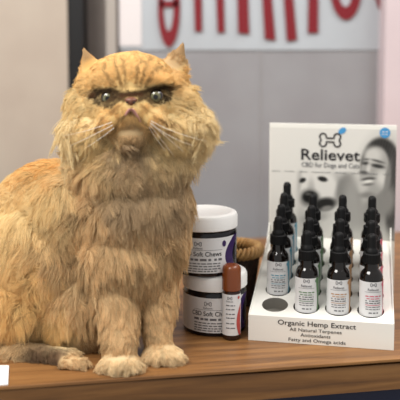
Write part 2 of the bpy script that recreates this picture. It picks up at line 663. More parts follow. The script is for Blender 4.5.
def portrait():
    """greyscale printed photograph of a smiling woman with a pale dog"""
    nx, nz_ = 190, 170
    px = np.linspace(271, 397, nx + 1)
    py = np.linspace(127, 240, nz_ + 1)
    GX, GY = np.meshgrid(px, py)
    c = np.full(GX.shape, 0.80)
    def ell(x, y, rx, ry, val, soft=0.25, rot=0, op=1.0):
        nonlocal c
        a = math.radians(rot)
        dx, dy = GX - x, GY - y
        u = (dx * math.cos(a) + dy * math.sin(a)) / rx
        v = (-dx * math.sin(a) + dy * math.cos(a)) / ry
        w = op * (1 - sm(1 - soft, 1 + soft, np.sqrt(u * u + v * v)))
        c = c * (1 - w) + val * w
    # dog
    ell(340, 214, 24, 36, 0.50, 0.3, 10)
    ell(318, 208, 25, 40, 0.80, 0.15, -8)
    ell(318, 187, 22, 18, 0.86, 0.2)
    ell(298, 187, 4, 14, 0.60, 0.6, 8)
    ell(346, 188, 7, 16, 0.52, 0.45, 18)
    ell(304, 181, 3.6, 2.4, 0.10, 0.4, -25)
    ell(324.5, 179, 4.8, 2.6, 0.10, 0.4, 12)
    ell(313, 190, 3.5, 10, 0.72, 0.7)
    ell(311.5, 199, 10, 9, 0.45, 0.4)
    ell(312, 198, 7.5, 6, 0.06, 0.3, -5)
    ell(310, 195, 3.0, 1.3, 0.34, 0.7, -5)
    ell(327, 205, 11, 6.5, 0.12, 0.4, -14)
    ell(329, 209, 6, 2.6, 0.5, 0.5, -14)
    ell(318, 219, 13, 5, 0.66, 0.6, -14)
    # woman
    ell(382, 232, 28, 36, 0.60, 0.15, -8)
    ell(354, 214, 9, 34, 0.62, 0.5)
    ell(381, 162, 18.5, 27, 0.20, 0.12, 4)
    ell(393, 190, 7, 44, 0.27, 0.3)
    ell(384, 200, 13, 18, 0.52, 0.4, 15)
    ell(376, 170, 14, 25.5, 0.64, 0.12, 9)
    ell(374, 153, 9, 8, 0.79, 0.6, 12)
    ell(384, 176, 6, 8, 0.82, 0.8)
    ell(365, 184, 5, 7, 0.76, 0.7)
    ell(389, 176, 2.5, 15, 0.50, 0.7, 8)
    ell(379, 159, 6.5, 1.3, 0.38, 0.6, 14)
    ell(367.5, 157.5, 3.0, 1.1, 0.40, 0.6, -6)
    ell(379, 164, 6.2, 1.9, 0.20, 0.6, 10)
    ell(367, 161.5, 3.0, 1.6, 0.24, 0.6, -4)
    ell(370, 167, 2.0, 5, 0.80, 0.7, 12)
    ell(365.5, 171, 4.0, 1.7, 0.34, 0.7, 4)
    ell(370, 177.5, 6.5, 1.7, 0.28, 0.6, -8)
    ell(370, 179.8, 4.8, 1.5, 0.90, 0.6, -8)
    ell(370, 183, 5.0, 1.3, 0.44, 0.7, -8)
    ell(369, 194, 7, 3, 0.52, 0.7, -5)
    hair = 0.035 * np.sin(GX * 2.3 + GY * 0.8 + 3 * np.sin(GY * .11 + GX * .05))
    c = np.where(c < 0.40, c + hair * sm(355, 372, GX), c)
    paper = 0.86
    band = sm(168, 173, GY)                                   # print fades into white paper at top and left
    wom = 1 - sm(0.92, 1.25, np.sqrt(((GX - 385) / 29) ** 2 + ((GY - 192) / 60) ** 2))
    w = np.maximum(band * sm(296, 304, GX) * 0.98, wom)
    w = w * (1 - sm(222, 236, GY) * 0.25)
    c = paper * (1 - w) + c * w
    vs_ = [(hu(px[i]), TD - 0.0002, hv(py[j])) for j in range(nz_ + 1) for i in range(nx + 1)]
    fs_ = [(j * (nx + 1) + i, j * (nx + 1) + i + 1, (j + 1) * (nx + 1) + i + 1, (j + 1) * (nx + 1) + i) for j in range(nz_) for i in range(nx)]
    o = obj_vf('printed_photo', vs_, fs_, attr_mat('grey_photo_print', 'print', 0.5), hd)
    at = o.data.color_attributes.new('print', 'FLOAT_COLOR', 'POINT')
    l_ = np.clip(c, 0.02, 0.92).reshape(-1)
    l_ = np.where(l_ <= 0.04045, l_ / 12.92, ((l_ + 0.055) / 1.055) ** 2.4)
    rgba = np.stack([l_ * 1.02, l_, l_ * 0.93, np.ones_like(l_)], 1).astype(np.float32)
    at.data.foreach_set('color', rgba.reshape(-1))
    o['label'] = 'greyscale photo print of a smiling woman beside a pale dog'


portrait()
g = Glyphs()
g.text('Relievet', hu(302.5), hu(361.5), hv(159.3), (hv(148.2) - hv(159.3)), 0.016)
g.bone(hu(331.5), hv(138.8), hu(342) - hu(321), hv(132) - hv(145.5), 0.0024)
g.build('lettering', hf(0.0009), M['ink'], hd)
g = Glyphs()
g.text('CBD for Dogs and Cats', hu(303), hu(361), hv(166.8), hv(162) - hv(166.8), 0.008)
for k, (a, b) in enumerate(((273, 281), (286, 296), (301, 309), (313, 332), (337, 348), (353, 362), (366, 379), (384, 392))):
    g.words(hu(a), hu(b), hv(172.3), 0.0011, 50 + k)
g.build('small_print', hf(0.0009), M['grey_ink'], hd)
g = Glyphs()
g.disc(hu(343.5), hv(129.0), 0.0062, 0.0042, 20, math.radians(35))
g.build('blue_leaf', hf(0.0008), M['blue'], hd)
g = Glyphs()
g.disc(hu(385.5), hv(130.2), 0.0076, 0.0076, 28)
rb = g.build('round_badge', hf(0.0008), M['blue'], hd)
g = Glyphs()
g.words(hu(382.5), hu(388.5), hv(129.5), 0.0014, 5)
g.words(hu(382.5), hu(388.5), hv(132.0), 0.0012, 6)
g.build('badge_print', hf(0.0011), M['label'], rb)
# front lip print
lf = lambda u, v: (u, -0.0018, v)
fu = lambda px: (px - 250) / 143.0 * TW
g = Glyphs()
g.text('Organic Hemp Extract', fu(279), fu(357), 0.0235, 0.0062, 0.006)
g.text('All Natural Terpenes', fu(291), fu(343), 0.0163, 0.0042, 0.003)
g.text('Antioxidants', fu(302), fu(332), 0.0099, 0.0042, 0.003)
g.text('Fatty and Omega acids', fu(290), fu(347), 0.0034, 0.0042, 0.003)
g.build('lettering', lf, M['ink'], fp)

# ------------------------------------------------------------------ dropper bottles
BRD = 0.0144
TINTS = {'teal': (84, 150, 172), 'green': (96, 132, 92), 'tan': (182, 140, 100), 'pink': (205, 104, 122)}


def make_bottle(tint):
    t_ = thing('dropper_bottle', 'bottle', 'bottle')
    r_ = BRD
    lathe('bottle_glass', [(r_ - 0.002, 0), (r_, 0.002), (r_, 0.0565), (r_ - 0.0008, 0.0605), (r_ - 0.003, 0.0645), (r_ - 0.0058, 0.0675), (0.0092, 0.0695), (0.0085, 0.0715), (0.0085, 0.076)], M['glass'], t_, 40, sharp=60)
    bm_ = bmesh.new()                                          # ribbed collar
    nr = 48
    prof = [(0.0104, 0.0752), (0.0110, 0.0762), (0.0110, 0.0872), (0.0102, 0.0882), (0.0075, 0.0886)]
    R_ = []
    for k in range(nr):
        a = 2 * PI * k / nr
        f_ = 1.0 if k % 2 else 0.965
        R_.append([bm_.verts.new((rr * f_ * math.cos(a), rr * f_ * math.sin(a), z)) for rr, z in prof])
    for k in range(nr):
        A, B = R_[k], R_[(k + 1) % nr]
        for i in range(len(prof) - 1):
            bm_.faces.new((A[i], B[i], B[i + 1], A[i + 1]))
    bm_.faces.new([q_[0] for q_ in R_][::-1]); bm_.faces.new([q_[-1] for q_ in R_])
    obj_bm('collar', bm_, M['rubber'], t_)
    lathe('rubber_bulb', [(0.0080, 0.0880), (0.0082, 0.0915), (0.0062, 0.0940), (0.0056, 0.0965), (0.0055, 0.1080), (0.0048, 0.1112), (0.0030, 0.1130), (0.0005, 0.1136)], M['rubber'], t_, 28, sharp=70)
    lb_ = cyl_patch('label', r_ + 0.0003, -1.9, 1.9, 0.007, 0.0530, M['label'], t_, 32, 2)
    mt = mat(tint + '_print', TINTS[tint], 0.5)
    cyl_patch('tinted_edge', r_ + 0.0005, lambda v: 0.98 + 0.10 * math.sin(v * 5), 1.9, 0.007, 0.0530, mt, lb_, 10, 10)
    f = on_cyl(r_ + 0.0006)
    g_ = Glyphs()
    g_.bone(-0.0005, 0.0495, 0.0075, 0.0042, 0.0007)
    g_.text('Relievet', -0.0075, 0.0065, 0.0415, 0.0032, 0.012)
    g_.rect(-0.0115, 0.0105, 0.0395, 0.0399, 6)
    for k, v in enumerate((0.0275, 0.0245)):
        g_.words(-0.0105, 0.009, v, 0.0018, 70 + k)
    for k, v in enumerate((0.0195, 0.0165)):
        g_.words(-0.010, 0.009, v, 0.0014, 80 + k)
    g_.words(-0.006, 0.006, 0.0115, 0.0022, 90)
    g_.build('small_print', f, M['grey_ink'], lb_)
    g_ = Glyphs()
    g_.words(-0.0105, 0.0100, 0.0335, 0.0020, 60)
    g_.words(-0.0090, 0.0085, 0.0305, 0.0016, 61)
    g_.rect(-0.0105, 0.0100, 0.0222, 0.0230, 6)
    g_.disc(0.0130, 0.0490, 0.0016, 0.0022)
    g_.build('tinted_print', f, mt, lb_)
    return t_


rows_for = {0: (1, 2, 3, 4), 1: (0, 1, 2, 3), 2: (0, 1, 2, 3), 3: (0, 1, 2, 3)}
tints = ['teal', 'green', 'tan', 'pink']
ordw = ['front', 'second', 'third', 'rearmost']
dm = Matrix.Translation(disp.location) @ Matrix.Rotation(DY, 4, 'Z')
for ci in range(4):
    proto = make_bottle(tints[ci])
    for q_, ri in enumerate(rows_for[ci]):
        o = proto if q_ == 0 else copy_tree(proto)
        jx, jy = rng.uniform(-0.0005, 0.0005, 2)
        o.scale = (1, 1, 0.955)
        o.location = dm @ Vector((COLX[ci] + jx, ROWY[ri] + jy, plate(ROWY[ri]) - WELL))
        o.rotation_euler = (0, 0, DY * 0.5 + rng.uniform(-0.09, 0.09) + 0.05)
        nth = ['front bottle', 'second from the front', 'third from the front', 'rearmost'][q_]
        o['label'] = f'{tints[ci]} labelled dark dropper bottle, {nth} in the {tints[ci]} column of the display'
        o['group'] = 'dropper bottles in the display'

# ------------------------------------------------------------------ the cat
#  body as one continuous skin: blended volumes remeshed, then smoothed
bm = bmesh.new()


def vol(px, py, Y, rx, ry, rd, rot=0.0, tilt=None):
    """volume at a place; rx, ry in photograph pixels at that depth, rd its depth radius in metres"""
    c = P(px, py, Y)
    s = Y / F
    r_ = bmesh.ops.create_icosphere(bm, subdivisions=4, radius=1)
    m_ = Matrix.Translation(c) @ Matrix.Rotation(-math.radians(rot), 4, 'Y') @ Matrix.Diagonal((rx * s, rd, ry * s, 1))
    if tilt:
        m_ = Matrix.Translation(c) @ Matrix.Rotation(math.radians(tilt), 4, 'Z') @ Matrix.Rotation(-math.radians(rot), 4, 'Y') @ Matrix.Diagonal((rx * s, rd, ry * s, 1))
    bmesh.ops.transform(bm, matrix=m_, verts=r_['verts'])


def limb(pts, seg=10):
    """chain of (px, py, Y, radius px) blended with spheres"""
    for a, b in zip(pts, pts[1:]):
        for k in range(seg):
            t_ = k / seg
            q_ = [a[i] + (b[i] - a[i]) * t_ for i in range(4)]
            vol(q_[0], q_[1], q_[2], q_[3], q_[3], q_[3] * q_[2] / F)
    q_ = pts[-1]
    vol(q_[0], q_[1], q_[2], q_[3], q_[3], q_[3] * q_[2] / F)


# head
vol(131, 102, 1.000, 54, 46, 0.056)
vol(131, 82, 0.990, 44, 29, 0.052)
vol(95, 134, 0.990, 33, 27, 0.038, -20)
vol(91, 107, 0.995, 22, 26, 0.034)
vol(97, 88, 0.998, 20, 22, 0.034)
vol(173, 130, 0.990, 37, 26, 0.038, 15)
vol(172, 105, 0.995, 24, 26, 0.034)
vol(166, 87, 0.998, 20, 22, 0.034)
vol(131, 110, 0.965, 34, 26, 0.036)
vol(114, 119, 0.951, 18, 14, 0.019, 25)          # whisker pads
vol(149, 118, 0.951, 18, 14, 0.019, -25)
vol(131, 134, 0.955, 19, 14, 0.020)              # chin
vol(108, 84, 0.958, 15, 7, 0.012, -12)           # brow ridges
vol(155, 83, 0.958, 15, 7, 0.012, 12)
vol(131, 96, 0.944, 10, 9, 0.010)                # short bridge
# neck and chest
vol(130, 162, 1.000, 56, 40, 0.052)
vol(96, 158, 0.998, 30, 24, 0.036, -30)
vol(168, 156, 0.998, 30, 24, 0.036, 30)
vol(134, 205, 1.006, 57, 58, 0.056)
vol(128, 255, 1.002, 52, 52, 0.052)
vol(150, 230, 1.000, 39, 58, 0.040)
# trunk going back to the left
vol(82, 215, 1.040, 60, 56, 0.064)
vol(52, 226, 1.080, 62, 66, 0.080)
vol(12, 266, 1.110, 66, 82, 0.090)
vol(-40, 280, 1.150, 60, 80, 0.090)
vol(45, 265, 1.040, 66, 74, 0.066)
vol(20, 300, 1.030, 58, 56, 0.060)               # thigh
vol(80, 308, 1.012, 42, 48, 0.045)
# forelegs
limb([(112, 262, 0.998, 29), (118, 305, 0.970, 22), (120, 342, 0.948, 17), (120, 360, 0.940, 15)])
limb([(154, 262, 1.010, 25), (157, 305, 0.988, 19), (158, 335, 0.972, 14), (160, 350, 0.966, 13)])
# paws
vol(120, 364, 0.932, 22, 11, 0.024)
for k, dx in enumerate((-15, -5, 5, 15)):
    vol(120 + dx, 368, 0.915 + 0.004 * abs(k - 1.5), 7, 7, 0.010)
vol(162, 354, 0.958, 20, 10.5, 0.022, 0)
for k, dx in enumerate((-12, -2, 8, 17)):
    vol(161 + dx, 358.5, 0.942 + 0.004 * abs(k - 1.5), 6.8, 6.8, 0.010)
# hind foot
limb([(0, 352, 0.985, 14), (40, 357, 0.962, 12), (70, 360, 0.948, 11)])
for k, dx in enumerate((-6, 3, 12)):
    vol(70 + dx, 363.5, 0.934, 6.5, 6.5, 0.010)


def ear(tip, b0, b1, Y, back):
    """hollowed triangular ear as a thick curved leaf"""
    T, A, B = (P(*tip, Y + back), P(*b0, Y), P(*b1, Y))
    ax = (B - A).normalized()
    nrm = (B - A).cross(T - A).normalized()
    if nrm.y > 0:
        nrm = -nrm
    rows_ = 20
    prev = None
    for k in range(rows_):
        t_ = k / (rows_ - 1)
        l_, r_ = A.lerp(T, t_), B.lerp(T, t_)
        wd = (r_ - l_).length
        c = (l_ + r_) / 2 + nrm * (-0.004 * (1 - t_))
        q_ = bmesh.ops.create_icosphere(bm, subdivisions=3, radius=1)
        half = max((B - A).length / 2 * 0.95 * (1 - t_) ** 0.68, 0.0034)
        rot_ = Matrix((ax, nrm, ax.cross(nrm))).transposed().to_4x4()
        bmesh.ops.transform(bm, matrix=Matrix.Translation(c) @ rot_ @ Matrix.Diagonal((half, 0.0042, 0.0050, 1)), verts=q_['verts'])


ear((84.5, 51), (77, 80), (110, 70), 0.985, 0.008)
ear((182, 46), (153, 68), (190, 80), 0.985, 0.008)

me = bpy.data.meshes.new('cat')
bm.to_mesh(me)
bm.free()
tmp = bpy.data.objects.new('cat_volume', me)
COL.objects.link(tmp)
rm = tmp.modifiers.new('remesh', 'REMESH')
rm.mode = 'VOXEL'
rm.voxel_size = 0.0026
smo = tmp.modifiers.new('smooth', 'SMOOTH')
smo.factor = 0.5
smo.iterations = 9
dg = bpy.context.evaluated_depsgraph_get()
cm = bpy.data.meshes.new_from_object(tmp.evaluated_get(dg))
bpy.data.objects.remove(tmp)
cm.name = 'cat'
# the paws and belly end flat on the counter
bm = bmesh.new()
bm.from_mesh(cm)
bmesh.ops.bisect_plane(bm, geom=bm.verts[:] + bm.edges[:] + bm.faces[:], plane_co=(0, 0, 1.0006), plane_no=(0, 0, 1), clear_inner=True)
bmesh.ops.holes_fill(bm, edges=[e for e in bm.edges if e.is_boundary], sides=0)
bmesh.ops.triangulate(bm, faces=[f for f in bm.faces if len(f.verts) > 4])
bm.to_mesh(cm)
bm.free()
co = np.empty(len(cm.vertices) * 3, np.float32)
cm.vertices.foreach_get('co', co)
co = co.reshape(-1, 3)


def proj(v):
    """world points to the photograph's frame"""
    d = v - np.array(EYE)
    w = d @ np.array(FWD)
    return 200 + F * d[:, 0] / w, PPY - F * (d @ np.array(UP)) / w


# coat: places with direction of lie (x right, y into the scene, z up), length mm, lift, colour
A_ = []


def anc(px, py, Y, d, ln, lift, rgb):
    A_.append((P(px, py, Y), Vector(d), ln, lift, rgb))


CREAM, GOLD, ORANGE, TAN = (246, 220, 164), (242, 204, 138), (234, 186, 116), (216, 184, 138)
BROWN, GREY, PALE, DARK = (176, 142, 102), (190, 164, 130), (251, 230, 182), (108, 84, 62)
PAW = (230, 204, 160)
HY = 0.945
# face
anc(80, 88, 1.0, (-1, .1, -.1), 14, .5, CREAM)
anc(184, 86, 1.0, (1, .1, -.1), 14, .5, CREAM)
anc(131, 104, HY, (0, 0, -.2), 2, .3, GOLD)
anc(131, 92, HY, (0, 0, 1), 3, .3, GOLD)
anc(131, 78, 0.955, (0, 0, 1), 7, .35, GOLD)
anc(131, 62, 0.965, (0, .2, 1), 11, .4, GOLD)
anc(112, 75, 0.955, (-.4, 0, 1), 8, .35, GOLD)
anc(150, 75, 0.955, (.4, 0, 1), 8, .35, GOLD)
anc(105, 60, 0.97, (-.5, .2, 1), 12, .4, GOLD)
anc(157, 60, 0.97, (.5, .2, 1), 12, .4, GOLD)
anc(131, 52, 1.0, (0, .6, .8), 14, .45, GOLD)
anc(92, 85, 0.96, (-1, .1, .4), 10, .4, GOLD)
anc(170, 84, 0.96, (1, .1, .4), 10, .4, GOLD)
anc(108, 98, 0.95, (-.8, 0, -.3), 2.5, .3, GOLD)
anc(155, 97, 0.95, (.8, 0, -.3), 2.5, .3, GOLD)
anc(94, 104, 0.955, (-1, .1, -.2), 9, .35, CREAM)
anc(169, 103, 0.955, (1, .1, -.2), 9, .35, CREAM)
anc(78, 98, 0.98, (-1, .2, .1), 17, .5, CREAM)
anc(186, 96, 0.98, (1, .2, .1), 17, .5, CREAM)
anc(82, 78, 0.99, (-1, .2, .2), 8, .4, GOLD)
anc(180, 76, 0.99, (1, .2, .2), 8, .4, GOLD)
anc(74, 122, 0.98, (-1, .05, -.6), 22, .45, PALE)
anc(190, 118, 0.98, (1, .05, -.4), 34, .5, PALE)
anc(74, 146, 0.98, (-.9, .05, -.7), 22, .45, PALE)
anc(190, 140, 0.98, (1, .05, -.5), 31, .45, PALE)
anc(95, 122, 0.955, (-.9, 0, -.5), 13, .3, CREAM)
anc(168, 121, 0.955, (.9, 0, -.5), 13, .3, CREAM)
anc(100, 142, 0.96, (-.8, 0, -.7), 13, .3, CREAM)
anc(164, 141, 0.96, (.8, 0, -.7), 13, .3, CREAM)
anc(115, 118, 0.93, (-.8, 0, -.7), 6, .25, GOLD)
anc(148, 117, 0.93, (.8, 0, -.7), 6, .25, GOLD)
anc(131, 133, 0.935, (0, 0, -1), 5, .3, TAN)
anc(131, 147, 0.95, (0, .1, -1), 16, .3, GREY)  # greyed partly for the shadow below the chin
# ears
anc(90, 66, 0.985, (-.3, 0, 1), 6, .3, ORANGE)
anc(86, 54, 0.99, (-.1, 0, 1), 2.5, .3, BROWN)
anc(174, 62, 0.985, (.3, 0, 1), 6, .3, TAN)
anc(180, 50, 0.99, (.1, 0, 1), 2.5, .3, BROWN)
# neck ruff and chest; the grey is partly coat, partly painted chin shadow
anc(130, 165, 0.97, (0, -.2, -1), 30, .35, GREY)
anc(95, 168, 0.98, (-.5, -.1, -1), 32, .4, TAN)
anc(168, 166, 0.98, (.5, -.1, -1), 30, .4, GREY)
anc(185, 190, 1.03, (.6, 0, -.9), 22, .4, TAN)
anc(130, 200, 0.965, (0, -.2, -1), 30, .35, GREY)
anc(165, 205, 0.98, (.3, 0, -1), 26, .35, GREY)
anc(100, 205, 0.98, (-.4, -.1, -1), 28, .35, TAN)
anc(188, 225, 1.03, (.5, 0, -1), 18, .35, TAN)
anc(130, 240, 0.965, (.1, -.1, -1), 26, .35, TAN)
anc(165, 250, 0.99, (.25, 0, -1), 20, .3, TAN)
anc(105, 250, 0.985, (-.3, -.1, -1), 26, .35, TAN)
# forelegs and paws
anc(112, 290, 0.965, (0, 0, -1), 20, .3, TAN)
anc(118, 325, 0.945, (0, 0, -1), 13, .3, TAN)
anc(119, 345, 0.935, (0, -.2, -1), 11, .35, TAN)
anc(160, 340, 0.955, (0, -.2, -1), 10, .35, TAN)
anc(155, 290, 0.985, (.1, 0, -1), 17, .3, TAN)
anc(158, 325, 0.965, (.1, 0, -1), 11, .3, TAN)
anc(120, 362, 0.915, (0, -.5, -.9), 8, .35, PAW)
anc(161, 355, 0.942, (0.1, -.5, -.9), 8, .35, PAW)
anc(178, 354, 0.955, (.8, -.2, -.6), 9, .3, PAW)
# body
anc(60, 165, 1.04, (-.7, .3, -.4), 20, .4, ORANGE)
anc(35, 165, 1.08, (-.8, .3, -.3), 20, .4, ORANGE)
anc(5, 185, 1.10, (-.8, .3, -.5), 24, .4, CREAM)
anc(15, 176, 1.09, (-.8, .3, -.5), 24, .4, CREAM)
anc(60, 205, 1.01, (-.6, -.1, -.9), 30, .35, CREAM)
anc(30, 225, 1.03, (-.7, -.1, -.8), 32, .35, CREAM)
anc(10, 250, 1.04, (-.7, -.1, -.8), 32, .35, CREAM)
anc(70, 250, 1.00, (-.4, -.1, -1), 32, .35, TAN)
anc(35, 280, 1.00, (-.5, -.1, -1), 32, .35, GOLD)
anc(10, 305, 0.98, (-.5, -.1, -1), 30, .35, GOLD)
anc(80, 295, 0.99, (-.2, -.1, -1), 30, .35, TAN)
anc(60, 325, 0.98, (-.1, -.1, -1), 24, .35, GOLD)
anc(90, 335, 0.99, (.2, -.1, -1), 22, .35, BROWN)
anc(20, 340, 0.985, (-.3, -.1, -1), 22, .35, TAN)
anc(65, 343, 0.965, (.2, -.1, -1), 14, .35, PALE)
anc(40, 360, 0.955, (.6, -.2, -.4), 9, .3, DARK)
anc(70, 363, 0.935, (.6, -.3, -.4), 7, .3, TAN)
anc(55, 358, 0.945, (.6, -.3, -.4), 7, .3, DARK)
anc(-60, 260, 1.1, (-.7, 0, -.8), 30, .4, GOLD)
anc(-20, 270, 1.25, (-.7, .2, -.8), 30, .4, GOLD)
anc(60, 220, 1.18, (-.4, .3, -.9), 28, .4, GOLD)
anc(150, 210, 1.09, (.2, .3, -.9), 25, .4, GOLD)
anc(131, 100, 1.06, (0, .5, -.8), 20, .4, GOLD)
AP = np.array([a[0] for a in A_])
AD = np.array([a[1] for a in A_])
AL = np.array([a[2] for a in A_]) / 1000
AL = np.where(AL > 0.012, 0.012 + (AL - 0.012) * 0.52, AL)
AI = np.array([a[3] for a in A_])
AC = np.array([lin(a[4]) for a in A_])


def field(p):
    out = []
    for k in range(0, len(p), 20000):
        d2 = ((p[k:k + 20000, None, :] - AP[None]) ** 2).sum(2) + 1e-5
        w = d2 ** -2.0
        w /= w.sum(1, keepdims=True)
        out.append((w @ AD, w @ AL, w @ AI, w @ AC))
    return [np.concatenate(c) for c in zip(*out)]


def seg_d(px, py, a, b):
    ax, ay = a
    bx, by = b
    t_ = np.clip(((px - ax) * (bx - ax) + (py - ay) * (by - ay)) / ((bx - ax) ** 2 + (by - ay) ** 2), 0, 1)
    return np.hypot(px - ax - t_ * (bx - ax), py - ay - t_ * (by - ay))


EYES = [(108.5, 98.0, 0.9515), (156.0, 96.5, 0.9515)]


def markings(p, c):
    """dark frown line, eye rims, forehead stripes and mouth creases of the coat"""
    px, py = proj(p)
    front = (p[:, 1] < 0.985) & (py < 150)
    def stroke(pts, w, rgb, op):
        nonlocal c
        d = np.min([seg_d(px, py, a, b) for a, b in zip(pts, pts[1:])], axis=0)
        k = (op * (1 - sm(w * 0.45, w * 1.3, d)) * front)[:, None]
        c = c * (1 - k) + np.array(lin(rgb)) * k
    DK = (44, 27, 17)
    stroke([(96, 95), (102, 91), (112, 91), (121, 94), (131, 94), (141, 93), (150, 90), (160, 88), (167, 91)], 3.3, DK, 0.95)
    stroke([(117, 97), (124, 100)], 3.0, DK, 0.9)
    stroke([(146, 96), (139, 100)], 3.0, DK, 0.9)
    stroke([(122, 96), (131, 96), (141, 95)], 2.6, (70, 42, 26), 0.85)
    stroke([(97, 96), (103, 104), (113, 105), (119, 100)], 2.0, DK, 0.8)
    stroke([(166, 93), (161, 102), (152, 103), (146, 99)], 2.0, DK, 0.8)
    stroke([(96, 95), (86, 91)], 1.8, (110, 72, 38), 0.6)
    stroke([(167, 91), (176, 88)], 1.8, (110, 72, 38), 0.6)
    for pts in ([(112, 58), (117, 72), (122, 88)], [(121, 54), (124, 70), (126, 88)], [(150, 58), (146, 72), (140, 87)], [(140, 54), (138, 72), (136, 86)],
                [(100, 66), (108, 78), (116, 87)], [(161, 64), (154, 76), (146, 86)]):
        stroke(pts, 1.9, (130, 88, 48), 0.5)
    stroke([(131, 109), (122, 118), (115, 128), (108, 138)], 1.8, (125, 84, 50), 0.55)
    stroke([(131, 109), (140, 118), (148, 128), (155, 139)], 1.8, (125, 84, 50), 0.55)
    stroke([(122, 104), (112, 112), (102, 118), (90, 124)], 1.6, (165, 115, 62), 0.6)
    stroke([(140, 104), (150, 112), (160, 117), (172, 122)], 1.6, (165, 115, 62), 0.6)
    for ex, ey, eY in EYES:
        k = (0.95 * (1 - sm(0.85, 1.35, np.hypot((px - ex) / 7.6, (py - ey) / 5.0))) * front)[:, None]
        c = c * (1 - k) + np.array(lin(DK)) * k
    # inside of the ears, darker rim
    stroke([(86, 54), (92, 63)], 4.5, (150, 100, 66), 0.55)
    stroke([(180, 50), (175, 62)], 4.5, (150, 104, 66), 0.5)
    stroke([(184, 48), (185, 62), (185, 70)], 1.6, (70, 46, 30), 0.7)
    # between the toes
    return c


n_v = len(cm.vertices)
D_f, L_f, I_f, C_f = field(co)
C_f = markings(co, C_f)
ca = cm.color_attributes.new('coat', 'FLOAT_COLOR', 'POINT')
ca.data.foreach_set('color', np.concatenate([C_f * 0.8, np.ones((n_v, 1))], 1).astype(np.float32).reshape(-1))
cat = link('cat', cm, attr_mat('coat_undercoat', 'coat', 0.9, 0.1), None, True)
tag(cat, 'fluffy cream and ginger flat-faced cat sitting on the counter, frowning', 'cat')

# --- fur strands
cm.calc_loop_triangles()
nt_ = len(cm.loop_triangles)
tri = np.empty(nt_ * 3, np.int32)
cm.loop_triangles.foreach_get('vertices', tri)
tri = tri.reshape(-1, 3)
nrm_v = np.empty(n_v * 3, np.float32)
cm.vertices.foreach_get('normal', nrm_v)
nrm_v = nrm_v.reshape(-1, 3)
p0, p1, p2 = co[tri[:, 0]], co[tri[:, 1]], co[tri[:, 2]]
fn = np.cross(p1 - p0, p2 - p0)
area = np.linalg.norm(fn, axis=1) / 2
cen = (p0 + p1 + p2) / 3
fn /= np.linalg.norm(fn, axis=1, keepdims=True) + 1e-12
tov = np.array(EYE) - cen
tov /= np.linalg.norm(tov, axis=1, keepdims=True)
face = (fn * tov).sum(1)
wgt = area * np.where(face > -0.25, 1.0, 0.30)
wgt *= np.where((cen[:, 1] < 0.985) & (cen[:, 2] > 1.20), 2.4, 1.0)        # the short face coat is denser
wgt *= np.where(cen[:, 2] < 1.003, 0.0, 1.0)
px_t, py_t = proj(cen)
wgt *= np.where(px_t < -60, 0.3, 1.0)
NS_ = 380000
ti = rng.choice(nt_, NS_, p=wgt / wgt.sum())
u, v = rng.random(NS_), rng.random(NS_)
fl = u + v > 1
u[fl], v[fl] = 1 - u[fl], 1 - v[fl]
bw = np.stack([1 - u - v, u, v], 1)
R0 = (p0[ti] * bw[:, :1] + p1[ti] * bw[:, 1:2] + p2[ti] * bw[:, 2:]).astype(np.float64)
Nn = (nrm_v[tri[ti, 0]] * bw[:, :1] + nrm_v[tri[ti, 1]] * bw[:, 1:2] + nrm_v[tri[ti, 2]] * bw[:, 2:])
Nn /= np.linalg.norm(Nn, axis=1, keepdims=True) + 1e-9
# keep hair out of the eyes, nose and lips
qx, qy = proj(R0)
keep = np.ones(NS_, bool)
for ex, ey, eY in EYES:
    keep &= ~((np.hypot((qx - ex) / 6.3, (qy - ey - 1.0) / 4.0) < 1) & (R0[:, 1] < 0.985))
keep &= ~((np.hypot((qx - 131) / 7, (qy - 101.5) / 4) < 1) & (R0[:, 1] < 0.97))
R0, Nn = R0[keep], Nn[keep]
N_ = len(R0)
Df, Lf, If, Cf = field(R0)
Cf = markings(R0, Cf)


def smooth_noise(p, sc, off):
    return np.array([noise.noise((x * sc + off, y * sc, z * sc)) for x, y, z in p])


# clump guides
K = 9000
gi = rng.choice(N_, K, replace=False)
kd = KDTree(K)
for j, i in enumerate(gi):
    kd.insert(Vector(R0[i]), j)
kd.balance()
own = np.fromiter((kd.find(Vector(r))[1] for r in R0), int, N_)
gp = R0[gi]
gn = np.stack([smooth_noise(gp, 48, o) for o in (0.0, 31.7, 77.1)], 1)       # waves in the coat
gj = rng.normal(0, 0.30, (K, 3)) + gn * 1.7
gl = 1 + rng.normal(0, 0.16, K)
gtone = 1 + rng.normal(0, 0.07, K) + 0.22 * smooth_noise(gp, 22, 9.3)


def lay(Df, Nn, If, jit):
    d = Df / (np.linalg.norm(Df, axis=1, keepdims=True) + 1e-9) + jit
    d -= Nn * (d * Nn).sum(1, keepdims=True)
    d /= np.linalg.norm(d, axis=1, keepdims=True) + 1e-9
    d = d * (1 - If[:, None] * 0.45) + Nn * If[:, None]
    return d / (np.linalg.norm(d, axis=1, keepdims=True) + 1e-9)


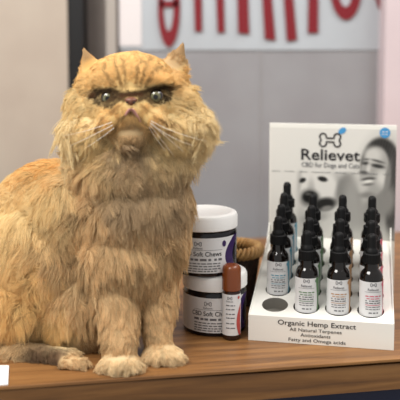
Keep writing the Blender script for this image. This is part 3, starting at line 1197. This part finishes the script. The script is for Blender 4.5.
long_ = np.clip(Lf / 0.02, 0.15, 1.0)[:, None]
jit = gj[own] * long_ + rng.normal(0, 0.22, (N_, 3)) * (0.5 + 0.5 * long_)
dirs = lay(Df, Nn, If, jit)
LEN = Lf * gl[own] * np.clip(rng.normal(0.90, 0.27, N_), 0.3, 1.7)
LEN[:] = np.maximum(LEN, 0.0015)
NP = 7
T = np.linspace(0, 1, NP)
down = np.array([0, 0, -1.0])
bend = 0.30 * np.clip(LEN / 0.02, 0, 1)
pts = R0[:, None, :] - Nn[:, None, :] * 0.0008 + LEN[:, None, None] * (T[None, :, None] * dirs[:, None, :] + (T ** 2)[None, :, None] * bend[:, None, None] * down - 0.30 * (T ** 2)[None, :, None] * (Nn * If[:, None])[:, None, :])
wv_ = rng.random(N_) * 6.28
perp = np.cross(dirs, Nn)
pts += (np.sin(T * 5.0)[None, :] * np.sin(wv_)[:, None] * LEN[:, None] * 0.11)[:, :, None] * perp[:, None, :]
g_of = gi[own]
clump = np.clip(Lf / 0.012, 0.0, 1.0) * 0.50
cw = (clump[:, None] * T[None, :] ** 1.4)[:, :, None]
pts = pts * (1 - cw) + pts[g_of] * cw
pts[:, :, 2] = np.maximum(pts[:, :, 2], 1.0006 + 0.0004 * rng.random((N_, 1)))
rad = (0.00017 + 0.00012 * np.clip(LEN / 0.02, 0, 1))[:, None] * (1.0 - 0.78 * T[None, :] ** 1.6)
tone = (gtone[own] * (1 + rng.normal(0, 0.10, N_)))[:, None, None]
tip = (0.72 + 0.40 * T)[None, :, None]                                  # darker roots: coat colour that also paints shade into gaps between locks
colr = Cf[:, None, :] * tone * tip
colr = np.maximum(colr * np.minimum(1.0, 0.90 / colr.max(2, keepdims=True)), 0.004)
hc = bpy.data.hair_curves.new('fur')
hc.add_curves([NP] * N_)
hc.attributes['position'].data.foreach_set('vector', pts.astype(np.float32).reshape(-1)) if 'position' in hc.attributes else None
ra = hc.attributes.get('radius') or hc.attributes.new('radius', 'FLOAT', 'POINT')
ra.data.foreach_set('value', rad.astype(np.float32).reshape(-1))
fc = hc.attributes.new('coat', 'FLOAT_COLOR', 'POINT')
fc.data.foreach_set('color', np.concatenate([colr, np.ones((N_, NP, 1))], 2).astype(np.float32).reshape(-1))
m_fur = bpy.data.materials.new('fur_strands')
m_fur.use_nodes = True
nt = m_fur.node_tree
hb = nt.nodes['Principled BSDF']
hb.inputs['Roughness'].default_value = 0.6
hb.inputs['Specular IOR Level'].default_value = 0.2
tl = nt.nodes.new('ShaderNodeBsdfTranslucent')
mx = nt.nodes.new('ShaderNodeMixShader')
mx.inputs['Fac'].default_value = 0.22
at = nt.nodes.new('ShaderNodeAttribute')
at.attribute_name = 'coat'
nt.links.new(at.outputs['Color'], hb.inputs['Base Color'])
nt.links.new(at.outputs['Color'], tl.inputs['Color'])
nt.links.new(hb.outputs['BSDF'], mx.inputs[1])
nt.links.new(tl.outputs['BSDF'], mx.inputs[2])
nt.links.new(mx.outputs['Shader'], nt.nodes['Material Output'].inputs['Surface'])
hc.materials.append(m_fur)
fur = bpy.data.objects.new('fur', hc)
COL.objects.link(fur)
fur.parent = cat

# --- eyes
m_eye = bpy.data.materials.new('cat_eye')
m_eye.use_nodes = True
nt = m_eye.node_tree
b = nt.nodes['Principled BSDF']
tc = nt.nodes.new('ShaderNodeTexCoord')
sx = nt.nodes.new('ShaderNodeSeparateXYZ')
nt.links.new(tc.outputs['Object'], sx.inputs[0])
cb = nt.nodes.new('ShaderNodeCombineXYZ')
nt.links.new(sx.outputs['X'], cb.inputs['X'])
nt.links.new(sx.outputs['Z'], cb.inputs['Z'])
ln_ = nt.nodes.new('ShaderNodeVectorMath')
ln_.operation = 'LENGTH'
nt.links.new(cb.outputs[0], ln_.inputs[0])
mu = nt.nodes.new('ShaderNodeMath')
mu.operation = 'MULTIPLY'
mu.inputs[1].default_value = 1 / 0.0095
nt.links.new(ln_.outputs['Value'], mu.inputs[0])
rp = nt.nodes.new('ShaderNodeValToRGB')
e = rp.color_ramp.elements
e[0].position = 0.0; e[0].color = (0.004, 0.004, 0.004, 1)
e[1].position = 1.0; e[1].color = (0.01, 0.008, 0.006, 1)
for pos, c in ((0.25, (6, 6, 6)), (0.31, (96, 94, 66)), (0.54, (112, 108, 80)), (0.62, (60, 56, 40)), (0.70, (16, 12, 10))):
    k = e.new(pos)
    k.color = (*lin(c), 1)
nt.links.new(mu.outputs[0], rp.inputs['Fac'])
nt.links.new(rp.outputs['Color'], b.inputs['Base Color'])
b.inputs['Roughness'].default_value = 0.05
b.inputs['Coat Weight'].default_value = 0.6
for ex, ey, eY in EYES:
    bm = bmesh.new()
    bmesh.ops.create_uvsphere(bm, u_segments=32, v_segments=20, radius=0.0088)
    o = obj_bm('eye', bm, m_eye, cat, True)
    o.location = P(ex, ey, eY)
# --- nose with nostrils
m_nose = mat('nose_leather', (116, 72, 54), 0.45)
bm = bmesh.new()
bmesh.ops.create_uvsphere(bm, u_segments=28, v_segments=18, radius=1)
for v_ in bm.verts:
    x, y, z = v_.co
    w = 0.62 + 0.38 * max(-1, min(1, z * 1.3 + 0.5))
    dent = 0.30 * math.exp(-((abs(x) - 0.50) / 0.16) ** 2 - ((z + 0.1) / 0.28) ** 2)
    v_.co = Vector((x * w * 0.0078, (y * (1 - (dent if y < 0 else 0))) * 0.0055, z * 0.0052))
o = obj_bm('nose', bm, m_nose, cat, True)
o.location = P(131, 101.5, 0.934)
bm = bmesh.new()
for sx_ in (-1, 1):
    r_ = bmesh.ops.create_uvsphere(bm, u_segments=12, v_segments=8, radius=1)
    bmesh.ops.transform(bm, matrix=Matrix.Translation((sx_ * 0.0040, -0.0042, -0.0008)) @ Matrix.Diagonal((0.0016, 0.0012, 0.0010, 1)), verts=r_['verts'])
n_ = obj_bm('nostrils', bm, mat('nostril', (28, 16, 14), 0.6), o, True)
# --- mouth: pink lip fold, inverted V
bm = bmesh.new()
for s in (-1, 1):
    prev = None
    for k in range(9):
        t_ = k / 8
        c = P(131 + s * (9.5 * t_), 108.5 + 13.5 * t_ ** 1.25, 0.9265 + 0.007 * t_)
        wr = 0.0022 * (1 - 0.55 * t_)
        ring = [bm.verts.new(c + Vector((wr * 1.1 * math.cos(w), 0, wr * math.sin(w))) + Vector((0, 0.0018 * math.sin(2 * w), 0))) if False else bm.verts.new(c + Vector((wr * 1.2 * math.cos(w), wr * 0.8 * math.sin(w), 0))) for w in [2 * PI * q / 8 for q in range(8)]]
        if prev:
            for q in range(8):
                bm.faces.new((prev[q], prev[(q + 1) % 8], ring[(q + 1) % 8], ring[q]))
        else:
            bm.faces.new(ring)
        prev = ring
    bm.faces.new(prev)
obj_bm('mouth', bm, mat('pink_lip', (205, 150, 138), 0.45), cat, True)

# --- whiskers
m_wh = mat('whisker', (250, 246, 236), 0.4)
WH = [((112, 122), (90, 131), (63, 136)), ((113, 125), (94, 135), (70, 146)), ((114, 128), (99, 140), (84, 149)),
      ((150, 123), (163, 134), (184, 152)), ((150, 125), (160, 138), (174, 156)), ((151, 121), (174, 134), (206, 141)), ((151, 123), (168, 138), (194, 146)), ((149, 127), (157, 141), (166, 151))]
for a, b_, c in WH:
    bm = bmesh.new()
    prev = None
    for k in range(11):
        t_ = k / 10
        x = (1 - t_) ** 2 * a[0] + 2 * t_ * (1 - t_) * b_[0] + t_ ** 2 * c[0]
        y = (1 - t_) ** 2 * a[1] + 2 * t_ * (1 - t_) * b_[1] + t_ ** 2 * c[1]
        p = P(x, y, 0.928 + 0.012 * t_)
        wr = 0.00038 * (1 - 0.75 * t_)
        ring = [bm.verts.new(p + Vector((0, wr * math.cos(w), wr * math.sin(w)))) for w in [2 * PI * q / 5 for q in range(5)]]
        if prev:
            for q in range(5):
                bm.faces.new((prev[q], prev[(q + 1) % 5], ring[(q + 1) % 5], ring[q]))
        prev = ring
    obj_bm('whisker', bm, m_wh, cat, True)

# ------------------------------------------------------------------ light
wd = bpy.data.worlds.new('room_light')
scn.world = wd
wd.use_nodes = True
wd.node_tree.nodes['Background'].inputs['Color'].default_value = (1.0, 0.98, 0.96, 1)
wd.node_tree.nodes['Background'].inputs['Strength'].default_value = 0.46


def area(name, loc, target, sx_, sy_, power, colr_):
    l = bpy.data.lights.new(name, 'AREA')
    l.shape = 'RECTANGLE'
    l.size, l.size_y = sx_, sy_
    l.energy = power
    l.color = colr_
    o_ = bpy.data.objects.new(name, l)
    COL.objects.link(o_)
    o_.location = loc
    o_.rotation_euler = (Vector(target) - Vector(loc)).to_track_quat('-Z', 'Y').to_euler()
    return o_


area('ceiling_lamp', (-0.9, 0.35, 2.55), (-0.05, 1.0, 1.2), 1.2, 0.6, 36, (1.0, 0.97, 0.93))
area('ceiling_lamp', (0.9, 0.9, 2.55), (0.15, 1.1, 1.1), 1.2, 0.6, 16, (1.0, 0.97, 0.93))

scn.view_settings.view_transform = 'Standard'
scn.view_settings.look = 'None'
scn.view_settings.gamma = 1
scn.view_settings.use_curve_mapping = False
scn.view_settings.exposure = 0.15
scn.cycles.use_denoising = True
